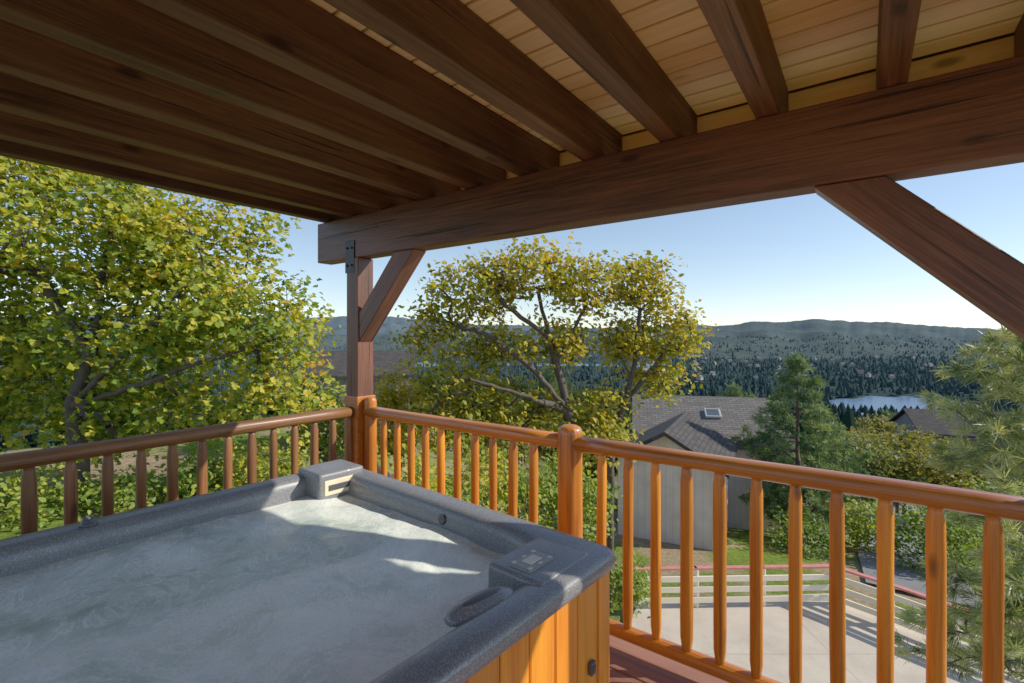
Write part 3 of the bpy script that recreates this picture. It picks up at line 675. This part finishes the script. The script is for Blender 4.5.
# ---------------------------------------------------------------- valley trees
def proto(label,seed,tone0):
    return leafy('broadleaf_tree',label,'tree',[(0,0,0),(0,0,2.2),(.2,0,3.6)],[((0,0,5),(2.4,2.4,1.9)),((1.4,.5,4.2),(1.6,1.6,1.3)),((-1.3,-.4,4.3),(1.7,1.5,1.4))],90,34,.5,.34,QUAD,'leafM',seed,.02,.45,tone0=tone0,step=.5,group='leafy trees on the slope below the deck')
pa=proto('green leafy tree among others on the slope below the deck',61,.5); pb=proto('green leafy tree among others on the slope below the deck',62,.8)
rs=random.Random(8); first={0:True,1:True}
spots=[]
for i in range(90):
    px=rs.uniform(835,1040) if i<52 else rs.uniform(330,760); d=rs.uniform(26,150)
    spots.append((px,d))
spots+=[(765,34),(775,36),(860,25),(905,27),(940,32),(880,33),(602,26),(585,22),(845,40),(870,48),(900,55),(925,24),(965,26)]
for i,(px,d) in enumerate(spots):
    if 610<px<760 and d<60: px=px-150
    j=i%2; src=(pa,pb)[j]
    o=src if first[j] else copy_tree(src); first[j]=False
    x=(px-512)/F*d; s=rs.uniform(.45,.75)*(1 if d<50 else 1.3); o.location=(x,d,float(height(x,d))-.2); o.scale=(s,s,s*rs.uniform(.85,1.1)); o.rotation_euler=(0,0,rs.uniform(0,6.28))
rs2=np.random.default_rng(9)
vp=pine('pine_tree','dark pine among others on the slope below the deck',[(0,0,-.2),(0,0,4),(0,0,8.8)],pinetargets(0,0,9,1.2,2.1,12,rs2,6),4,10,.6,.06,'needleM',63,.02,.4,ts=.3,step=.5,group='dark pines on the slope below the deck')
for i in range(34):
    o=vp if i==0 else copy_tree(vp); px=rs.choice([rs.uniform(840,1040),rs.uniform(400,760)]); d=rs.uniform(50,170); x=(px-512)/F*d; s=rs.uniform(.7,1.15)
    o.location=(x,d,float(height(x,d))-.2); o.scale=(s,s,s); o.rotation_euler=(0,0,rs.uniform(0,6.28))
# ---------------------------------------------------------------- houses
def shingle(name,c0,c1):
    m,nt,b,out=newmat(name); tc=N(nt,'ShaderNodeTexCoord')
    br=N(nt,'ShaderNodeTexBrick',i_Scale=1.0); br.inputs['Brick Width'].default_value=.35; br.inputs['Row Height'].default_value=.17; br.inputs['Mortar Size'].default_value=.016
    br.inputs['Color1'].default_value=(*c0,1); br.inputs['Color2'].default_value=(*c1,1); br.inputs['Mortar'].default_value=(c0[0]*.3,c0[1]*.3,c0[2]*.3,1)
    nt.links.new(tc.outputs['UV'],br.inputs['Vector'])
    n=N(nt,'ShaderNodeTexNoise',i_Scale=1.5,i_Detail=6.0); nt.links.new(tc.outputs['Object'],n.inputs['Vector'])
    c=mixc(nt,math_(nt,'MULTIPLY',n.outputs[0],.5),br.outputs[0],c1)
    nt.links.new(c,b.inputs['Base Color']); b.inputs['Roughness'].default_value=.9; b.inputs['Specular IOR Level'].default_value=.1; bump(nt,b,br.outputs['Fac'],-.5,.03); return m
M['roofg']=shingle('grey_shingles',(.075,.069,.064),(.155,.142,.130))
M['roofd']=shingle('dark_shingles',(.028,.026,.026),(.065,.058,.055))
def siding(name,col):
    m,nt,b,out=newmat(name); tc=N(nt,'ShaderNodeTexCoord')
    w=N(nt,'ShaderNodeTexWave',i_Scale=1.3,i_Distortion=0.0); w.bands_direction='X'
    nt.links.new(tc.outputs['UV'],w.inputs['Vector'])
    g=ramp(nt,w.outputs[0],[(.0,1.0),(.04,0.0)]); n=N(nt,'ShaderNodeTexNoise',i_Scale=2.0,i_Detail=7.0); nt.links.new(tc.outputs['Object'],n.inputs['Vector'])
    c=ramp(nt,n.outputs[0],[(.3,tuple(x*.85 for x in col)),(.7,tuple(min(1,x*1.1) for x in col))])
    c=mixc(nt,math_(nt,'MULTIPLY',g,.4),c,tuple(x*.4 for x in col)); nt.links.new(c,b.inputs['Base Color']); b.inputs['Roughness'].default_value=.9; b.inputs['Specular IOR Level'].default_value=.1; bump(nt,b,g,-.3,.02); return m
M['side']=siding('pale_greige_siding',(.66,.56,.50)); M['sided']=siding('grey_board_siding',(.14,.135,.14)); M['sidew']=plain('pale_wall_paint',(.24,.22,.20),.8,.1,3)
M['glass']=plain('window_glass',(.05,.07,.09),.08,.1,2,bs=0); M['trim']=plain('grey_trim_paint',(.36,.34,.33),.6,.06,6)
def quadmesh(quads):
    me=bpy.data.meshes.new('q'); v=[];f=[]
    for q in quads: b0=len(v); v+=[tuple(p) for p in q]; f.append(tuple(range(b0,b0+len(q))))
    me.from_pydata(v,[],f); uv=me.uv_layers.new(name='UVMap')
    for pi,pl in enumerate(me.polygons):
        q=quads[pi]; o=Vector(q[0]); ex=(Vector(q[1])-o).normalized(); n=pl.normal; ey=n.cross(ex)
        for li in pl.loop_indices:
            d=Vector(me.vertices[me.loops[li].vertex_index].co)-o; uv.data[li].uv=(d.dot(ex),d.dot(ey))
    return me
def house(name,label,loc,rot,w,dp,h,rh,mw,mr,wins,over=.4,group=None,chim=False):
    root=empty(name,(0,0,0),label,'house',group)
    x,y=w/2,dp/2
    walls=[[(-x,-y,0),(x,-y,0),(x,-y,h),(-x,-y,h)],[(x,y,0),(-x,y,0),(-x,y,h),(x,y,h)],[(x,-y,0),(x,y,0),(x,y,h),(x,0,h+rh),(x,-y,h)],[(-x,y,0),(-x,-y,0),(-x,-y,h),(-x,0,h+rh),(-x,y,h)]]
    link('wall',quadmesh(walls),mw,root)
    o=over; k=rh/y; ze=h-o*k; X=x+o; Yv=y+o; th_=.14
    r=[[(-X,-Yv,ze+.05),(X,-Yv,ze+.05),(X,0,h+rh+.05),(-X,0,h+rh+.05)],[(X,Yv,ze+.05),(-X,Yv,ze+.05),(-X,0,h+rh+.05),(X,0,h+rh+.05)]]
    u=[[(q[0],q[1],q[2]+th_) for q in f] for f in r]
    sides=[]
    for f,g in zip(r,u):
        for i in range(4):
            j=(i+1)%4; sides.append([f[i],f[j],g[j],g[i]])
    rf=link('roof',quadmesh([f[::-1] for f in r]+u+sides),mr,root)
    for (sx,a,b,wd,hg) in wins:
        if sx=='f': Mx=Matrix.Translation((a,-y,b))
        elif sx=='r': Mx=Matrix.Translation((x,a,b))@Matrix.Rotation(math.pi/2,4,'Z')
        else: Mx=Matrix.Translation((-x,a,b))@Matrix.Rotation(-math.pi/2,4,'Z')
        fr=boxmesh([(-wd/2-.06,wd/2+.06,-.05,.02,-.06,0),(-wd/2-.06,wd/2+.06,-.05,.02,hg,hg+.06),(-wd/2-.06,-wd/2,-.05,.02,0,hg),(wd/2,wd/2+.06,-.05,.02,0,hg),(-.02,.02,-.035,.02,0,hg)],0)
        wo=link('window',fr,M['trim'],root,Mx)
        link('pane',boxmesh([(-wd/2,wd/2,-.02,.01,0,hg)],0),M['glass'],wo,Mx)
    if chim:
        c=link('chimney',boxmesh([(x*.4,x*.4+.7,.2,.9,h,h+rh+.9)],.02),M['sided'],rf)
        link('chimney_cap',boxmesh([(x*.4-.06,x*.4+.76,.14,.96,h+rh+.9,h+rh+1.0)],.01),M['roofd'],c)
    root.location=loc; root.rotation_euler=(0,0,rot); return root
d=22.5; gz=-9.9
h1=house('pale_house','pale sided house with grey shingle roof left of the upright pine',((715-512)/F*d,d+1.5,gz),math.radians(-14),6.0,6.5,5.2,1.45,M['side'],M['roofg'],[])
sl_=boxmesh([(-.1,.6,-.35,.35,.0,.12)],.02); Ms=Matrix.Translation((0,-1.5,5.2+1.45*(1-1.5/3.25)+.20))@Matrix.Rotation(math.atan(1.45/3.25),4,'X')
o=link('skylight',sl_,M['trim'],h1,Ms); link('skylight_glass',boxmesh([(-.02,.52,-.27,.27,.115,.128)],.004),M['glass'],o,Ms)
h2=house('house_wing','lower dark roofed wing in front of the pale house',((676-512)/F*18.6,18.6,-9.0),math.radians(62),4.2,3.4,4.5,1.0,M['side'],M['roofd'],[],over=.35)
house('hillside_house','grey house with low roof seen between the corner post and the oak',((366-512)/F*34,34,-6.6),math.radians(12),6,6,4.0,1.3,M['sided'],M['roofd'],[('f',-2,1.6,1.2,1.3),('f',1.6,1.6,1.4,1.3)])
house('hillside_house','dark roofed house downhill at the right beside the near pine',((955-512)/F*44,44,-12.4),math.radians(-20),7,6,3.8,1.5,M['sided'],M['roofd'],[('f',-2,1.4,1.3,1.2),('f',1.4,1.4,1.3,1.2)],chim=True)
hs=house('lakeside_cabin','tiny pale house among trees on the far lake shore',(0,0,0),0,12,9,6,4,M['sidew'],M['roofg'],[],group='tiny pale houses on the far lake shore')
rs=random.Random(12)
for i in range(40):
    o=hs if i==0 else copy_tree(hs)
    d=rs.uniform(1150,2250); px=rs.uniform(690,935); x=(px-512)/F*d; z=float(height(x,d))
    o.location=(x,d,max(z,-119)+rs.uniform(6,11)); o.rotation_euler=(0,0,rs.uniform(-.8,.8)); s=rs.uniform(.7,1.2); o.scale=(s,s,s)
# ---------------------------------------------------------------- parking pad, fence, road
PZ=-6.78
def padmat():
    m,nt,b,out=newmat('parking_concrete'); g=N(nt,'ShaderNodeNewGeometry')
    n=N(nt,'ShaderNodeTexNoise',i_Scale=1.2,i_Detail=9.0,i_Roughness=.7); nt.links.new(g.outputs['Position'],n.inputs['Vector'])
    n2=N(nt,'ShaderNodeTexNoise',i_Scale=30.0,i_Detail=4.0); nt.links.new(g.outputs['Position'],n2.inputs['Vector'])
    c=ramp(nt,n.outputs[0],[(.3,(.42,.35,.27)),(.7,(.62,.53,.42))])
    c=mixc(nt,math_(nt,'MULTIPLY',n2.outputs[0],.3),c,(.28,.25,.21))
    br=N(nt,'ShaderNodeTexBrick',i_Scale=1.0); br.offset=0; br.inputs['Brick Width'].default_value=3.4; br.inputs['Row Height'].default_value=3.4; br.inputs['Mortar Size'].default_value=.012
    nt.links.new(g.outputs['Position'],br.inputs['Vector'])
    c=mixc(nt,math_(nt,'MULTIPLY',br.outputs['Fac'],.35),c,(.1,.09,.08))
    nt.links.new(c,b.inputs['Base Color']); b.inputs['Roughness'].default_value=.85; b.inputs['Specular IOR Level'].default_value=.2; bump(nt,b,n2.outputs[0],.2,.01); return m
pts=[(3.0,12.3),(8.4,12.6),(9.6,11.0),(12.5,8.2),(12.5,3.5),(1.2,3.5),(2.3,8.5)]
bm=bmesh.new(); fc=bm.faces.new([bm.verts.new((x,y,PZ-.12)) for x,y in pts]); e=bmesh.ops.extrude_face_region(bm,geom=[fc])
for g in e['geom']:
    if isinstance(g,bmesh.types.BMVert): g.co.z=PZ
bmesh.ops.recalc_face_normals(bm,faces=bm.faces[:]); me=bpy.data.meshes.new('pad'); bm.to_mesh(me); bm.free()
o=link('parking_pad',me,padmat()); tag(o,'tan concrete parking pad below the deck inside the fence','parking pad',kind='structure')
M['white']=plain('cream_fence_paint',(.90,.78,.58),.6,.05,5); M['pink']=plain('faded_red_cap_paint',(.56,.16,.13),.6,.15,5)
fn=empty('rail_fence',(8.2,12.1,PZ),'cream board fence with faded red cap around the parking pad','fence')
fp=[(2.9,11.95),(4.6,12.0),(6.3,12.05),(8.1,12.1),(8.85,11.2),(9.5,10.3),(10.4,9.2),(11.4,8.0)]
for i,(x,y) in enumerate(fp):
    member('fence_post',Vector((x,y,PZ)),Vector((x,y,PZ+.93)),.12,.12,M['white'],fn,.005)
    if i+1<len(fp):
        x2,y2=fp[i+1]
        dd=Vector((x2-x,y2-y,0)).normalized(); nn=Vector((dd.y,-dd.x,0))*.078
        for zz in (.20,.46,.72):
            member('fence_board',Vector((x,y,PZ+zz))+nn,Vector((x2,y2,PZ+zz))+nn,.035,.135,M['white'],fn,.003)
        member('fence_cap',Vector((x,y,PZ+.955))-dd*.05,Vector((x2,y2,PZ+.955))+dd*.02,.13,.045,M['pink'],fn,.004)
def strip(path,w,dz):
    v=[];f=[];P_=[]
    for i in range(len(path)-1):
        for j in range(8):
            s=j/8; P_.append((path[i][0]*(1-s)+path[i+1][0]*s,path[i][1]*(1-s)+path[i+1][1]*s))
    P_.append(path[-1])
    for i,(x,y) in enumerate(P_):
        a=P_[max(0,i-1)];b=P_[min(len(P_)-1,i+1)]; dx,dy=b[0]-a[0],b[1]-a[1]; l=math.hypot(dx,dy); nx,ny=-dy/l,dx/l
        zc=float(height(x,y))
        for k in range(5):
            s=(k/4-.5)*w; xx,yy=x+nx*s,y+ny*s; v.append((xx,yy,max(zc,float(height(xx,yy)))+dz))
    for i in range(len(P_)-1):
        for k in range(4): f.append((i*5+k,(i+1)*5+k,(i+1)*5+k+1,i*5+k+1))
    return v,f
v,f=strip([(11.2,13.0),(13.0,15.8),(15.8,19.5),(20,25),(30,33)],2.6,.10)
o=link('road',pymesh('road',v,f),plain('worn_asphalt',(.13,.13,.135),.9,.2,1.2,bs=.2)); tag(o,'grey asphalt road dropping away beyond the fence','road',kind='structure')
# ---------------------------------------------------------------- light, sky, camera
el=math.radians(33.0); az=math.radians(92.5)
s=Vector((math.sin(az)*math.cos(el),math.cos(az)*math.cos(el),math.sin(el)))
sl=bpy.data.lights.new('sun','SUN'); sl.energy=5.0; sl.angle=math.radians(.5); sl.color=(1,.93,.82)
so=bpy.data.objects.new('sun',sl); C.objects.link(so); so.rotation_euler=s.to_track_quat('Z','Y').to_euler()
w=bpy.data.worlds.new('World'); SC.world=w; w.use_nodes=True; nt=w.node_tree
bg=nt.nodes['Background']; sk=nt.nodes.new('ShaderNodeTexSky'); sk.sky_type='NISHITA'; sk.sun_disc=False; sk.sun_elevation=el; sk.sun_rotation=az
sk.altitude=1600; sk.air_density=1.0; sk.dust_density=.3; sk.ozone_density=1.3
nt.links.new(sk.outputs[0],bg.inputs[0]); bg.inputs[1].default_value=.15
cam=bpy.data.cameras.new('camera'); co=bpy.data.objects.new('camera',cam); C.objects.link(co)
cam.sensor_width=36; cam.lens=F/1024*36; cam.shift_y=-6.5/1024; cam.clip_start=.05; cam.clip_end=30000
co.location=(0,0,0); co.rotation_euler=(math.pi/2,0,0); SC.camera=co
SC.view_settings.view_transform='Standard'; SC.view_settings.look='None'; SC.view_settings.exposure=0; SC.view_settings.gamma=1.35
